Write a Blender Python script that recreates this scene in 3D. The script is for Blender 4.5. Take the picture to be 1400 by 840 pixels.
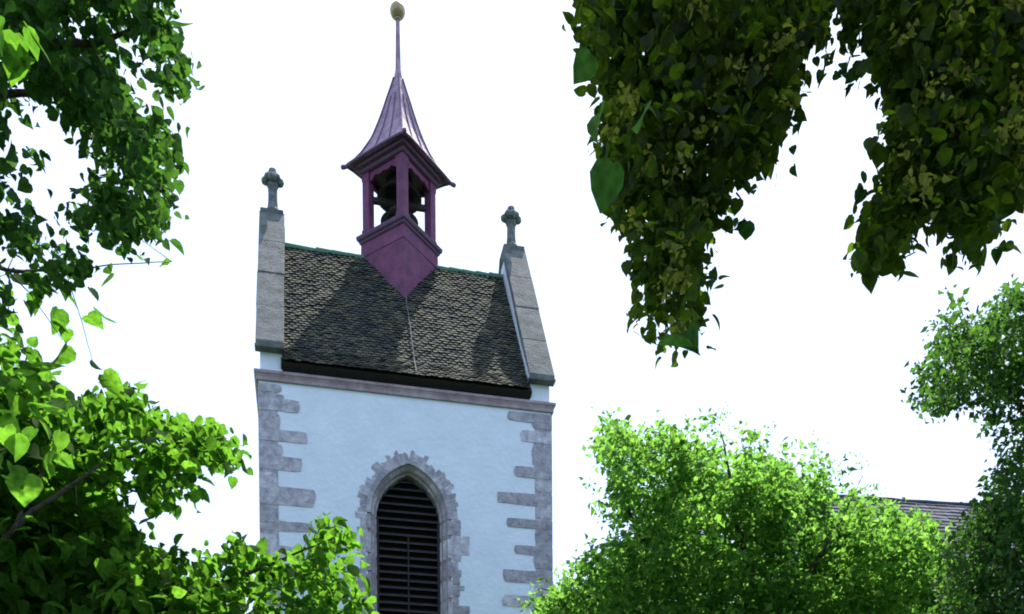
import bpy, bmesh, math, random
import numpy as np
from mathutils import Vector, Matrix

# ------------------------------------------------------------ camera, world, sun, exposure
scene = bpy.context.scene
C = scene.collection
for o in list(bpy.data.objects):
    bpy.data.objects.remove(o)

ZC = 12.9                                   # height of the tower cornice above the ground
CAM = np.array([0.839, -19.653, 1.6])
YAW, PITCH, ROLL, FPX = 0.212, -0.019, -0.007, 1296.0
SHY = 887.0
cy_, sy_, cp_, sp_ = math.cos(YAW), math.sin(YAW), math.cos(PITCH), math.sin(PITCH)
FW = np.array([sy_*cp_, cy_*cp_, sp_])
RT = np.array([cy_, -sy_, 0.0])
UP = np.cross(RT, FW)
RT, UP = RT*math.cos(ROLL)+UP*math.sin(ROLL), -RT*math.sin(ROLL)+UP*math.cos(ROLL)
cam_d = bpy.data.cameras.new("camera")
cam = bpy.data.objects.new("camera", cam_d)
C.objects.link(cam)
cam.matrix_world = Matrix(((RT[0], UP[0], -FW[0], CAM[0]), (RT[1], UP[1], -FW[1], CAM[1]),
                           (RT[2], UP[2], -FW[2], CAM[2]), (0, 0, 0, 1)))
cam_d.sensor_width = 36
cam_d.lens = FPX/1400*36
cam_d.shift_y = SHY/1400
cam_d.clip_start = 0.05
cam_d.clip_end = 2000
scene.camera = cam

SUN_EL = math.radians(63)
SUN_AZ = math.radians(28)
world = bpy.data.worlds.new("World")
scene.world = world
world.use_nodes = True
nt = world.node_tree
nt.nodes.clear()
wo = nt.nodes.new('ShaderNodeOutputWorld')
bg = nt.nodes.new('ShaderNodeBackground')
sky = nt.nodes.new('ShaderNodeTexSky')
sky.sky_type = 'NISHITA'
sky.sun_disc = False
sky.sun_elevation = SUN_EL
sky.sun_rotation = SUN_AZ
sky.air_density = 1.2
sky.dust_density = 2.5
tc = nt.nodes.new('ShaderNodeTexCoord')
nz = nt.nodes.new('ShaderNodeTexNoise')
nz.inputs['Scale'].default_value = 2.2
nz.inputs['Detail'].default_value = 5
rp = nt.nodes.new('ShaderNodeValToRGB')
rp.color_ramp.elements[0].position = 0.3
rp.color_ramp.elements[0].color = (0.62, 0.62, 0.62, 1)
rp.color_ramp.elements[1].position = 0.7
rp.color_ramp.elements[1].color = (0.85, 0.85, 0.85, 1)
mx = nt.nodes.new('ShaderNodeMix')
mx.data_type = 'RGBA'
mx.inputs['B'].default_value = (4.75, 5.9, 8.7, 1)     # thin bright high cloud
nt.links.new(tc.outputs['Generated'], nz.inputs['Vector'])
nt.links.new(nz.outputs['Fac'], rp.inputs['Fac'])
nt.links.new(rp.outputs['Color'], mx.inputs['Factor'])
nt.links.new(sky.outputs['Color'], mx.inputs['A'])
nt.links.new(mx.outputs['Result'], bg.inputs['Color'])
bg.inputs['Strength'].default_value = 0.12
nt.links.new(bg.outputs['Background'], wo.inputs['Surface'])

sun_d = bpy.data.lights.new("sun", 'SUN')
sun_d.energy = 5.0
sun_d.angle = math.radians(0.5)
sun_d.color = (1.0, 0.95, 0.86)
sun = bpy.data.objects.new("sun", sun_d)
C.objects.link(sun)
SD = Vector((math.sin(SUN_AZ)*math.cos(SUN_EL), math.cos(SUN_AZ)*math.cos(SUN_EL), math.sin(SUN_EL)))
sun.rotation_euler = SD.to_track_quat('Z', 'Y').to_euler()
sun.location = (10, 10, 40)

vs = scene.view_settings
vs.view_transform = 'Standard'
vs.look = 'None'
vs.gamma = 1
vs.exposure = 0.9
vs.use_curve_mapping = False
scene.cycles.pixel_filter_type = 'BLACKMAN_HARRIS'
scene.cycles.filter_width = 1.9

rng = np.random.default_rng(7)
random.seed(7)


# ------------------------------------------------------------ helpers
def at(px, py, d):
    """point seen at photo pixel (px,py) at distance d along the view axis"""
    return CAM + d*(FW + RT*((px-700)/FPX) + UP*((420+SHY-py)/FPX))


def facade(px, py, Y=0.0):
    v = FW + RT*((px-700)/FPX) + UP*((420+SHY-py)/FPX)
    p = CAM + v*((Y-CAM[1])/v[1])
    return p[0], p[2]


def mat(name, color, rough=0.8, color2=None, scale=4.0, bump=0.0, bscale=30.0, metallic=0.0,
        attr=False, spec=0.5, pos=(0.35, 0.65), ar=(0.45, 1.7)):
    m = bpy.data.materials.new(name)
    m.use_nodes = True
    n = m.node_tree
    b = n.nodes['Principled BSDF']
    b.inputs['Roughness'].default_value = rough
    b.inputs['Metallic'].default_value = metallic
    b.inputs['Specular IOR Level'].default_value = spec
    b.inputs['Base Color'].default_value = (*color, 1)
    t = n.nodes.new('ShaderNodeTexCoord')
    if color2:
        ns = n.nodes.new('ShaderNodeTexNoise')
        ns.inputs['Scale'].default_value = scale
        ns.inputs['Detail'].default_value = 6
        ns.inputs['Roughness'].default_value = 0.65
        n.links.new(t.outputs['Object'], ns.inputs['Vector'])
        r = n.nodes.new('ShaderNodeValToRGB')
        r.color_ramp.elements[0].position = pos[0]
        r.color_ramp.elements[0].color = (*color, 1)
        r.color_ramp.elements[1].position = pos[1]
        r.color_ramp.elements[1].color = (*color2, 1)
        n.links.new(ns.outputs['Fac'], r.inputs['Fac'])
        out = r.outputs['Color']
        if attr:
            a = n.nodes.new('ShaderNodeAttribute')
            a.attribute_name = 'rnd'
            mp = n.nodes.new('ShaderNodeMapRange')
            mp.inputs['To Min'].default_value = ar[0]
            mp.inputs['To Max'].default_value = ar[1]
            n.links.new(a.outputs['Fac'], mp.inputs['Value'])
            mm = n.nodes.new('ShaderNodeVectorMath')
            mm.operation = 'SCALE'
            n.links.new(out, mm.inputs[0])
            n.links.new(mp.outputs['Result'], mm.inputs['Scale'])
            out = mm.outputs['Vector']
        n.links.new(out, b.inputs['Base Color'])
    if bump:
        nb = n.nodes.new('ShaderNodeTexNoise')
        nb.inputs['Scale'].default_value = bscale
        nb.inputs['Detail'].default_value = 8
        bp = n.nodes.new('ShaderNodeBump')
        bp.inputs['Strength'].default_value = bump
        bp.inputs['Distance'].default_value = 0.03
        n.links.new(t.outputs['Object'], nb.inputs['Vector'])
        n.links.new(nb.outputs['Fac'], bp.inputs['Height'])
        n.links.new(bp.outputs['Normal'], b.inputs['Normal'])
    return m


def leaf_mat(name, dark, light, trans, tmix=0.4, rough=0.5, spec=0.25):
    m = bpy.data.materials.new(name)
    m.use_nodes = True
    n = m.node_tree
    b = n.nodes['Principled BSDF']
    out = n.nodes['Material Output']
    a = n.nodes.new('ShaderNodeAttribute')
    a.attribute_name = 'rnd'
    r = n.nodes.new('ShaderNodeValToRGB')
    r.color_ramp.elements[0].color = (*dark, 1)
    r.color_ramp.elements[1].color = (*light, 1)
    n.links.new(a.outputs['Fac'], r.inputs['Fac'])
    tcl = n.nodes.new('ShaderNodeTexCoord')
    nzl = n.nodes.new('ShaderNodeTexNoise')
    nzl.inputs['Scale'].default_value = 28
    nzl.inputs['Detail'].default_value = 4
    mpl = n.nodes.new('ShaderNodeMapRange')
    mpl.inputs['From Min'].default_value = 0.3
    mpl.inputs['From Max'].default_value = 0.7
    mpl.inputs['To Min'].default_value = 0.6
    mpl.inputs['To Max'].default_value = 1.35
    n.links.new(tcl.outputs['Object'], nzl.inputs['Vector'])
    n.links.new(nzl.outputs['Fac'], mpl.inputs['Value'])

    def blotch(c):
        k_ = n.nodes.new('ShaderNodeVectorMath')
        k_.operation = 'SCALE'
        n.links.new(c, k_.inputs[0])
        n.links.new(mpl.outputs['Result'], k_.inputs['Scale'])
        return k_.outputs['Vector']
    n.links.new(blotch(r.outputs['Color']), b.inputs['Base Color'])
    b.inputs['Roughness'].default_value = rough
    b.inputs['Specular IOR Level'].default_value = spec
    tr = n.nodes.new('ShaderNodeBsdfTranslucent')
    r2 = n.nodes.new('ShaderNodeValToRGB')
    r2.color_ramp.elements[0].color = (trans[0]*0.6, trans[1]*0.7, trans[2]*0.7, 1)
    r2.color_ramp.elements[1].color = (trans[0]*1.2, trans[1]*1.15, trans[2], 1)
    n.links.new(a.outputs['Fac'], r2.inputs['Fac'])
    n.links.new(blotch(r2.outputs['Color']), tr.inputs['Color'])
    ms = n.nodes.new('ShaderNodeMixShader')
    ms.inputs['Fac'].default_value = tmix
    n.links.new(b.outputs['BSDF'], ms.inputs[1])
    n.links.new(tr.outputs['BSDF'], ms.inputs[2])
    n.links.new(ms.outputs['Shader'], out.inputs['Surface'])
    return m


M = dict(
    plaster=mat('plaster', (0.60, 0.67, 0.74), 0.9, (0.69, 0.77, 0.84), 1.8, 0.6, 9, pos=(0.25, 0.65)),
    quoin=mat('quoin_sandstone', (0.25, 0.24, 0.275), 0.9, (0.48, 0.465, 0.50), 6, 0.8, 18, attr=True, ar=(0.7, 1.3)),
    cornice=mat('cornice_sandstone', (0.22, 0.16, 0.18), 0.9, (0.38, 0.31, 0.33), 3, 0.5, 25),
    coping=mat('weathered_coping', (0.045, 0.055, 0.045), 0.95, (0.145, 0.15, 0.145), 4, 0.5, 25, pos=(0.3, 0.6)),
    finial=mat('lichened_finial', (0.07, 0.09, 0.09), 0.95, (0.20, 0.22, 0.23), 9, 0.6, 30),
    tile=mat('roof_tile', (0.020, 0.026, 0.024), 0.95, (0.066, 0.066, 0.036), 2.6, 0.3, 50, attr=True, ar=(0.3, 2.0), pos=(0.42, 0.6)),
    ridge=mat('mossy_ridge', (0.035, 0.19, 0.11), 0.9, (0.09, 0.15, 0.10), 6, 0.5, 40),
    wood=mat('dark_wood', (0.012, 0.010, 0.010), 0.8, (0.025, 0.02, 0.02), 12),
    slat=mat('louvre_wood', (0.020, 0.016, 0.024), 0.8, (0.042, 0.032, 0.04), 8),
    red=mat('oxide_red_paint', (0.085, 0.022, 0.062), 0.75, (0.18, 0.042, 0.115), 4, 0.25, 30),
    reddark=mat('dark_red_moulding', (0.05, 0.018, 0.05), 0.6, (0.09, 0.03, 0.075), 6),
    spire=mat('weathered_spire_sheet', (0.17, 0.10, 0.17), 0.6, (0.36, 0.24, 0.30), 5, 0.3, 14, metallic=0.1),
    seam=mat('spire_seam', (0.10, 0.05, 0.10), 0.5, (0.14, 0.07, 0.13), 6, metallic=0.3),
    gold=mat('tarnished_gilt', (0.30, 0.22, 0.12), 0.45, (0.42, 0.34, 0.2), 7, metallic=0.6),
    bronze=mat('bell_bronze', (0.008, 0.012, 0.018), 0.6, (0.02, 0.025, 0.03), 8, metallic=0.2),
    cable=mat('cable_metal', (0.07, 0.08, 0.09), 0.5),
    bark=mat('bark', (0.03, 0.025, 0.02), 0.95, (0.085, 0.07, 0.055), 10, 0.9, 30),
    twig=mat('twig_bark', (0.035, 0.03, 0.02), 0.9, (0.06, 0.05, 0.03), 20),
    slate=mat('nave_tile', (0.025, 0.03, 0.045), 0.9, (0.055, 0.055, 0.08), 3.0, 0.4, 40, attr=True),
    grass=mat('grass', (0.03, 0.06, 0.015), 0.95, (0.06, 0.10, 0.03), 0.8, 0.6, 20),
    leaf_dark=leaf_mat('leaf_dark', (0.014, 0.036, 0.012), (0.042, 0.085, 0.025), (0.12, 0.32, 0.035), 0.33, 0.8, 0.06),
    leaf_bright=leaf_mat('leaf_bright', (0.015, 0.042, 0.008), (0.055, 0.11, 0.02), (0.19, 0.47, 0.035), 0.5, 0.85, 0.04),
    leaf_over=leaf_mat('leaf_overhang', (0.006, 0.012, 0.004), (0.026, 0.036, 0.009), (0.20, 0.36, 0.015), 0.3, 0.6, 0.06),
    leaf_mid=leaf_mat('leaf_small', (0.018, 0.048, 0.014), (0.065, 0.12, 0.03), (0.27, 0.58, 0.08), 0.55, 0.75, 0.08),
    leaf_edge=leaf_mat('leaf_right', (0.016, 0.042, 0.016), (0.055, 0.105, 0.032), (0.13, 0.32, 0.04), 0.38, 0.6, 0.15),
    blossom=leaf_mat('blossom', (0.07, 0.08, 0.012), (0.19, 0.19, 0.035), (0.30, 0.32, 0.03), 0.45, 0.8),
)


def tag(o, label=None, cat=None, group=None, kind=None):
    if label: o['label'] = label
    if cat: o['category'] = cat
    if group: o['group'] = group
    if kind: o['kind'] = kind
    return o


def empty(name, loc, label, cat, group=None):
    o = bpy.data.objects.new(name, None)
    C.objects.link(o)
    o.location = loc
    o.empty_display_size = 0.3
    return tag(o, label, cat, group)


def link(name, me, m, parent=None, smooth=False):
    me.materials.append(m)
    if smooth:
        for p in me.polygons:
            p.use_smooth = True
    o = bpy.data.objects.new(name, me)
    C.objects.link(o)
    if parent is not None:
        o.parent = parent
        w = Vector((0, 0, 0))
        q = parent
        while q is not None:
            w += q.location
            q = q.parent
        o.location = -w            # mesh data is in world coordinates
    return o


class MB:
    def __init__(s):
        s.v = []; s.f = []; s.r = []

    def add(s, vs, fs, r=0.5):
        n = len(s.v)
        s.v += [tuple(float(c) for c in p) for p in vs]
        s.f += [tuple(i+n for i in f) for f in fs]
        s.r += [r]*len(vs)

    def box(s, x0, x1, y0, y1, z0, z1, r=0.5, jit=0.0):
        P = [(x, y, z) for z in (z0, z1) for y in (y0, y1) for x in (x0, x1)]
        if jit:
            P = [(x+random.uniform(-jit, jit), y, z+random.uniform(-jit, jit)) for x, y, z in P]
        s.add(P, [(0, 2, 3, 1), (4, 5, 7, 6), (0, 1, 5, 4), (2, 6, 7, 3), (0, 4, 6, 2), (1, 3, 7, 5)], r)

    def prism(s, pts, off, r=0.5):
        """pts: closed 3-D polygon, extruded by vector off"""
        n = len(pts)
        off = np.array(off, float)
        P = [np.array(p, float) for p in pts]
        s.add(P+[p+off for p in P], [tuple(range(n))[::-1], tuple(range(n, 2*n))] +
              [(i, (i+1) % n, n+(i+1) % n, n+i) for i in range(n)], r)

    def loft(s, rings, r=0.5, caps=True):
        n = len(rings[0])
        P = [p for q in rings for p in q]
        F = []
        for k in range(len(rings)-1):
            for i in range(n):
                F.append((k*n+i, k*n+(i+1) % n, (k+1)*n+(i+1) % n, (k+1)*n+i))
        if caps:
            F.append(tuple(range(n))[::-1])
            F.append(tuple(range((len(rings)-1)*n, len(rings)*n)))
        s.add(P, F, r)

    def tube(s, pts, rad, n=6, r=0.5):
        pts = [np.array(p, float) for p in pts]
        rings = []
        for i, p in enumerate(pts):
            t = pts[min(i+1, len(pts)-1)]-pts[max(i-1, 0)]
            t = t/(np.linalg.norm(t)+1e-9)
            a = np.array([0, 0, 1.]) if abs(t[2]) < 0.9 else np.array([1., 0, 0])
            u = np.cross(t, a); u /= np.linalg.norm(u)
            w = np.cross(t, u)
            rr = rad[i] if hasattr(rad, '__len__') else rad
            rings.append([p+rr*(math.cos(2*math.pi*k/n)*u+math.sin(2*math.pi*k/n)*w) for k in range(n)])
        s.loft(rings, r)

    def lathe(s, c, prof, n=20, r=0.5):
        s.loft([[(c[0]+q*math.cos(2*math.pi*k/n), c[1]+q*math.sin(2*math.pi*k/n), z) for k in range(n)]
                for q, z in prof], r)

    def mesh(s, name):
        me = bpy.data.meshes.new(name)
        me.from_pydata(s.v, [], s.f)
        a = me.attributes.new('rnd', 'FLOAT', 'POINT')
        a.data.foreach_set('value', np.array(s.r, dtype=np.float32))
        bm = bmesh.new(); bm.from_mesh(me)
        bmesh.ops.recalc_face_normals(bm, faces=bm.faces)
        bm.to_mesh(me); bm.free()
        me.update()
        return me

    def build(s, name, m, parent=None, smooth=False):
        return link(name, s.mesh(name), m, parent, smooth)


def diamond(c, a, z):
    """square ring of half-diagonal a turned 45 degrees"""
    return [(c[0]-a, c[1], z), (c[0], c[1]-a, z), (c[0]+a, c[1], z), (c[0], c[1]+a, z)]


# ------------------------------------------------------------ ground
g = MB()
R_ = 400
g.add([(R_*math.cos(k*math.pi/24), R_*math.sin(k*math.pi/24), 0) for k in range(48)], [tuple(range(48))])
tag(g.build('ground', M['grass']), kind='structure')

# ------------------------------------------------------------ church tower
W, D = 6.0, 2.693
T = 0.46                                     # thickness of the gable parapets
tower = empty('church_tower', (W/2, D, 0),
              'tall white plastered church tower with stepped corner stones, steep tiled roof and red bell turret', 'church tower')

# window arch
wx, ws, wz, wh = 2.977, 0.662, ZC-2.61, 0.93
ra = (wh*wh+ws*ws)/(2*ws)
WB = ZC-6.0


def arch(d, n=14):
    """left-bottom .. apex .. right-bottom outline of the pointed opening widened by d"""
    R = ra+d
    am = math.acos((ra-ws)/R)
    L = [(wx-(R*math.cos(am*i/n)-(ra-ws)), wz+R*math.sin(am*i/n)) for i in range(n+1)]
    Rr = [(2*wx-x, z) for x, z in L[:-1]][::-1]
    return [(wx-ws-d, WB)]+L+Rr+[(wx+ws+d, WB)]


w = MB()
A = arch(0.20)
k = len(A)//2
for i in range(k):
    (x0, z0), (x1, z1) = A[i], A[i+1]
    w.add([(0, 0, z0), (x0, 0, z0), (x1, 0, z1), (0, 0, z1)], [(0, 1, 2, 3)])
    (x0, z0), (x1, z1) = A[-1-i], A[-2-i]
    w.add([(x0, 0, z0), (W, 0, z0), (W, 0, z1), (x1, 0, z1)], [(0, 1, 2, 3)])
w.add([(0, 0, A[k][1]), (W, 0, A[k][1]), (W, 0, ZC-0.1), (0, 0, ZC-0.1)], [(0, 1, 2, 3)])
w.add([(0, 0, -0.2), (W, 0, -0.2), (W, 0, WB), (0, 0, WB)], [(0, 1, 2, 3)])
w.add([(0, 0, -0.2), (0, 2*D, -0.2), (0, 2*D, ZC-0.1), (0, 0, ZC-0.1)], [(0, 1, 2, 3)])
w.add([(W, 0, -0.2), (W, 2*D, -0.2), (W, 2*D, ZC-0.1), (W, 0, ZC-0.1)], [(0, 1, 2, 3)])
w.add([(0, 2*D, -0.2), (W, 2*D, -0.2), (W, 2*D, ZC-0.1), (0, 2*D, ZC-0.1)], [(0, 1, 2, 3)])
me = bpy.data.meshes.new('wall')
me.from_pydata(w.v, [], w.f)
link('wall', me, M['plaster'], tower)

# reveal, arch stones and louvre
win = MB()
prof = [(0.215, -0.012), (0.215, 0.02), (0.19, -0.010), (0.115, -0.008), (0.10, 0.05), (0.05, 0.13), (0.045, 0.2), (0.0, 0.24), (0.0, 0.42)]
prof = [(0.225, 0.01), (0.225, -0.014), (0.13, -0.014), (0.115, 0.035), (0.05, 0.12), (0.045, 0.17), (0.0, 0.21), (0.0, 0.45)]
NA = 14
outl = [arch(d, NA) for d, y in prof]
npt = len(outl[0])
cuts = [(0, 1, f0, f1) for f0, f1 in ((0, .13), (.13, .24), (.24, .38), (.38, .5), (.5, .63), (.63, .74), (.74, .88), (.88, 1))]


def stone(sa, sb, r):
    """one dressed stone of the surround between arch parameters sa..sb (in outline index units)"""
    g_ = 0.012
    st_ = [sa+g_]+[k for k in range(int(math.ceil(sa+g_)), int(math.floor(sb-g_))+1)]+[sb-g_]
    rows = []
    for o, (d, y) in zip(outl, prof):
        row = []
        for t in st_:
            i = min(int(t), npt-2); f = t-i
            row.append((o[i][0]*(1-f)+o[i+1][0]*f, y, o[i][1]*(1-f)+o[i+1][1]*f))
        rows.append(row)
    m_ = len(st_)
    win.add([p for row in rows for p in row], [(a_*m_+i, a_*m_+i+1, (a_+1)*m_+i+1, (a_+1)*m_+i) for a_ in range(len(rows)-1) for i in range(m_-1)], r)


s_ = 0.0
for L_ in (0.13, 0.11, 0.15, 0.12, 0.13, 0.11, 0.14, 0.11):
    stone(s_-0.0, s_+L_, random.random()); stone(npt-1-s_-L_, npt-1-s_, random.random()); s_ += L_
s_ = 1.0
while s_ < npt-2-0.1:
    L_ = min(random.choice((1.6, 2.0, 2.4)), npt-2-s_)
    stone(s_, s_+L_, random.random()); s_ += L_
mort = MB()
mo = [arch(0.224, NA), arch(0.224, NA), arch(-0.0, NA)]
for (oa, ya), (ob, yb) in (((mo[0], 0.012), (arch(0.132, NA), 0.0)), ((arch(0.132, NA), 0.0), (arch(0.055, NA), 0.135)), ((arch(0.055, NA), 0.135), (arch(0.006, NA), 0.222)), ((arch(0.006, NA), 0.222), (arch(0.006, NA), 0.45))):
    for i in range(npt-1):
        mort.add([(oa[i][0], ya, oa[i][1]), (oa[i+1][0], ya, oa[i+1][1]), (ob[i+1][0], yb, ob[i+1][1]), (ob[i][0], yb, ob[i][1])], [(0, 1, 2, 3)], 0.0)
surround = win.build('window_surround', M['quoin'], tower)
mort.build('mortar', M['cornice'], surround)
st = MB()
# ragged voussoirs round the arch and down the jambs
O0 = arch(0.22, 19)
for i in range(1, len(O0)-2):
    (xa, za), (xb, zb) = O0[i], O0[i+1]
    for u0, u1 in ((0.04, 0.96),):
        ln = random.choice((0.08, 0.12, 0.17, 0.20, 0.14, 0.22))
        cxa = wx+(ra-ws) if xa < wx else wx-(ra-ws)
        pa = np.array([xa+(xb-xa)*u0, za+(zb-za)*u0]); pb = np.array([xa+(xb-xa)*u1, za+(zb-za)*u1])
        cc = np.array([cxa, wz])
        da = (pa-cc)/np.linalg.norm(pa-cc); db = (pb-cc)/np.linalg.norm(pb-cc)
        j = random.uniform(-0.02, 0.02)
        q = [pa, pb, pb+db*(ln+j), (pa+pb)/2+(da+db)/2*(ln+abs(j)), pa+da*(ln-j)]
        yy = random.uniform(-0.010, -0.005)
        st.prism([(p[0], yy, p[1]) for p in q], (0, 0.06, 0), random.random())
for side in (-1, 1):
    z = wz-0.01
    while z > WB:
        h = random.uniform(0.10, 0.22)
        ln = random.choice((0.12, 0.18, 0.24, 0.15, 0.36 if side > 0 else 0.22))
        x0 = wx+side*(ws+0.223); x1 = x0+side*ln
        st.box(min(x0, x1), max(x0, x1), random.uniform(-0.010, -0.005), 0.05, z-h+0.008, z, random.random(), 0.008)
        z -= h
st.build('arch_stone', M['quoin'], surround)
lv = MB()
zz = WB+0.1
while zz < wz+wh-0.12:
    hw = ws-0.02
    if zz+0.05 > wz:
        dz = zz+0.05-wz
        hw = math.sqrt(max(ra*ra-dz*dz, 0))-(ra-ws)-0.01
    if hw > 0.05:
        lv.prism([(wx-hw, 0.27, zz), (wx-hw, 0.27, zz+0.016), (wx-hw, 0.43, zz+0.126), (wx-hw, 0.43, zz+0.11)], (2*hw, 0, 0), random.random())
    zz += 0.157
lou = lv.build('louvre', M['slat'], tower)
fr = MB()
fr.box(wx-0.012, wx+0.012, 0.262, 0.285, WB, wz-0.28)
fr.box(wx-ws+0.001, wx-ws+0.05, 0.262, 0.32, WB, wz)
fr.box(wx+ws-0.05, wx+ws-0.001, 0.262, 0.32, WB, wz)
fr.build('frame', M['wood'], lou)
bk = MB()  # near-black sheet added behind the slats, standing in for the unlit tower interior
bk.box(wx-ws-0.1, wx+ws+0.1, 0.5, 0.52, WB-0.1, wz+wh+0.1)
bk.build('dark_interior_board', M['wood'], lou)
sl = MB()
sl.box(wx-ws-0.35, wx+ws+0.35, -0.12, 0.45, WB-0.16, WB)
sl.build('window_sill', M['cornice'], tower)

# corner stones, rows read off the photograph (row top, row bottom, inner end)
q = MB()


def quoin(xo, xi, z0, z1):
    a, b = min(xo, xi), max(xo, xi)
    y0 = random.uniform(-0.016, -0.009)
    n = 5
    inner = []
    s = 1 if xi > xo else -1
    rr = min(0.05, (z1-z0)*0.25)
    top = [(xo, z1)]+[(xo+(xi-xo)*t, z1+random.uniform(-0.010, 0.010)) for t in (0.3, 0.55, 0.8)]+[(xi-s*rr*random.random(), z1-0.01)]
    bot = [(xi-s*rr*random.random(), z0+0.01)]+[(xo+(xi-xo)*t, z0+random.uniform(-0.010, 0.010)) for t in (0.8, 0.55, 0.3)]+[(xo, z0)]
    mid = [(xi+s*random.uniform(0, 0.015), z1*0.6+z0*0.4), (xi+s*random.uniform(-0.01, 0.01), z1*0.35+z0*0.65)]
    q.prism([(x, y0, z) for x, z in top+mid+bot], (0, 0.08-y0, 0), random.random())


left_rows = [(508, 538, 384), (540, 551, 388), (549, 566, 409), (567, 592, 383), (592, 608, 420), (609, 627, 386), (627, 646, 412),
             (647, 670, 379), (670, 695, 431), (696, 716, 377), (716, 730, 427), (731, 748, 380), (749, 765, 412), (766, 790, 378), (791, 808, 420), (809, 835, 380)]
right_rows = [(556, 575, 694), (576, 587, 728), (588, 604, 712), (605, 637, 727), (637, 652, 703), (653, 672, 731), (672, 688, 680),
              (689, 708, 733), (708, 721, 693), (722, 745, 732), (745, 758, 703), (759, 778, 730), (778, 796, 688), (797, 813, 731), (813, 829, 687), (830, 845, 728)]
for side, rows_ in ((0, left_rows), (1, right_rows)):
    q = MB()
    xo = -0.012 if side == 0 else W+0.012
    xs_ = 0.36
    if side == 0:
        q.box(-0.008, xs_, -0.007, 0.066, 0, ZC-0.25, 0.35)
    else:
        q.box(W-xs_, W+0.008, -0.007, 0.066, 0, ZC-0.25, 0.35)
    for y0, y1, xi in rows_:
        X, z1 = facade(xi, y0); _, z0 = facade(xi, y1)
        quoin(xo, X, z0+0.006, min(z1, ZC-0.245))
    z = z0; i = 0
    while z > 0.1:
        h = random.uniform(0.22, 0.4)
        ln = random.uniform(0.65, 0.95) if i % 2 else 0.42
        quoin(xo, ln if side == 0 else W-ln, max(z-h, 0), z-0.006)
        z -= h; i += 1
    X0, X1 = ((-0.013, 0.05), (W-0.05, W+0.013))[side]
    for back in (0, 1):
        if back:
            q.build('corner_stone', M['quoin'], tower)
            q = MB()
        z = ZC-0.245; i = 0
        while z > 0.1:
            h = random.uniform(0.22, 0.38)
            ln = 0.75 if i % 2 else 0.42
            if back:
                q.box(X0, X1, 2*D-ln, 2*D+0.012, max(z-h, 0)+0.003, z, random.random())
            else:
                q.box(X0, X1, 0.07, ln, max(z-h, 0)+0.003, z, random.random())
            z -= h; i += 1
    q.build('corner_stone', M['quoin'], tower)

c = MB()
xs = [-0.045, 1.15, 2.4, 3.5, 4.75, W+0.045]
c.box(-0.045, W+0.045, -0.045, 2*D+0.045, ZC-0.195, ZC-0.13)
cro = [(-0.046, ZC-0.132), (-0.05, ZC-0.12), (-0.065, ZC-0.085), (-0.085, ZC-0.065), (-0.085, ZC-0.015)]
c.loft([[(y, y, z), (W-y, y, z), (W-y, 2*D-y, z), (y, 2*D-y, z)] for y, z in cro])
c.build('cornice', M['cornice'], tower)

# roof body
E0, Z0 = -0.18, ZC+0.15
K0, KZ = 0.27, ZC+0.66
RZ = ZC+4.40
deck = MB()
sec = [(E0+0.05, Z0-0.01), (K0, KZ-0.03), (D, RZ-0.04), (2*D-K0, KZ-0.03), (2*D-E0-0.05, Z0-0.01), (2*D-0.15, ZC-0.02), (0.15, ZC-0.02)]
deck.prism([(T-0.02, y, z) for y, z in sec], (W-2*T+0.04, 0, 0))
roof = deck.build('roof', M['wood'], tower)

tl = MB()
tw, ex = 0.122, 0.100
x0r, x1r = T+0.015, W-T-0.015
cols = int((x1r-x0r)/tw)
tw = (x1r-x0r)/cols
path = [(E0, Z0), (K0, KZ), (D, RZ)]
segs = [math.dist(path[i], path[i+1]) for i in range(2)]
tot = sum(segs)


def along(s):
    if s < segs[0]:
        t = s/segs[0]; a, b = path[0], path[1]
    else:
        t = (s-segs[0])/segs[1]; a, b = path[1], path[2]
    return np.array([a[0]+(b[0]-a[0])*t, a[1]+(b[1]-a[1])*t])


for mir in (0, 1):
    rows = int(tot/ex)
    for r_ in range(rows):
        s0 = r_*ex
        for cidx in range(-1, cols+1):
            xc = x0r+(cidx+0.5+(0.5 if r_ % 2 else 0))*tw
            if xc-tw/2 < x0r-0.1 or xc+tw/2 > x1r+0.1:
                continue
            p0 = along(max(s0, 0.0)); p1 = along(min(s0+ex*1.6, tot))
            t = (p1-p0)/np.linalg.norm(p1-p0)
            nn = np.array([-t[1], t[0]])
            if nn[1] < 0: nn = -nn
            lift = 0.034+random.uniform(-0.008, 0.012)
            dx = random.uniform(-0.006, 0.006); rot = random.uniform(-0.05, 0.05)
            s_off = random.uniform(-0.012, 0.012)
            outl_ = [(-tw*0.47, ex*1.6), (-tw*0.47, 0.035), (-tw*0.3, 0.008), (0, -0.004), (tw*0.3, 0.008), (tw*0.47, 0.035), (tw*0.47, ex*1.6)]
            pts = []
            for u, v in outl_:
                hh = lift*(1-v/(ex*1.6))+0.006
                yz = p0+t*(v+s_off+u*rot)+nn*hh
                y = yz[0] if not mir else 2*D-yz[0]
                pts.append((min(max(xc+u+dx, x0r), x1r), y, yz[1]))
            off = -nn*0.016
            if mir: off = np.array([-off[0], off[1]])
            tl.prism(pts, (0, off[0], off[1]), min(max(random.gauss(0.45, 0.24), 0), 1))
tl.build('tile_covering', M['tile'], roof)

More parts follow.
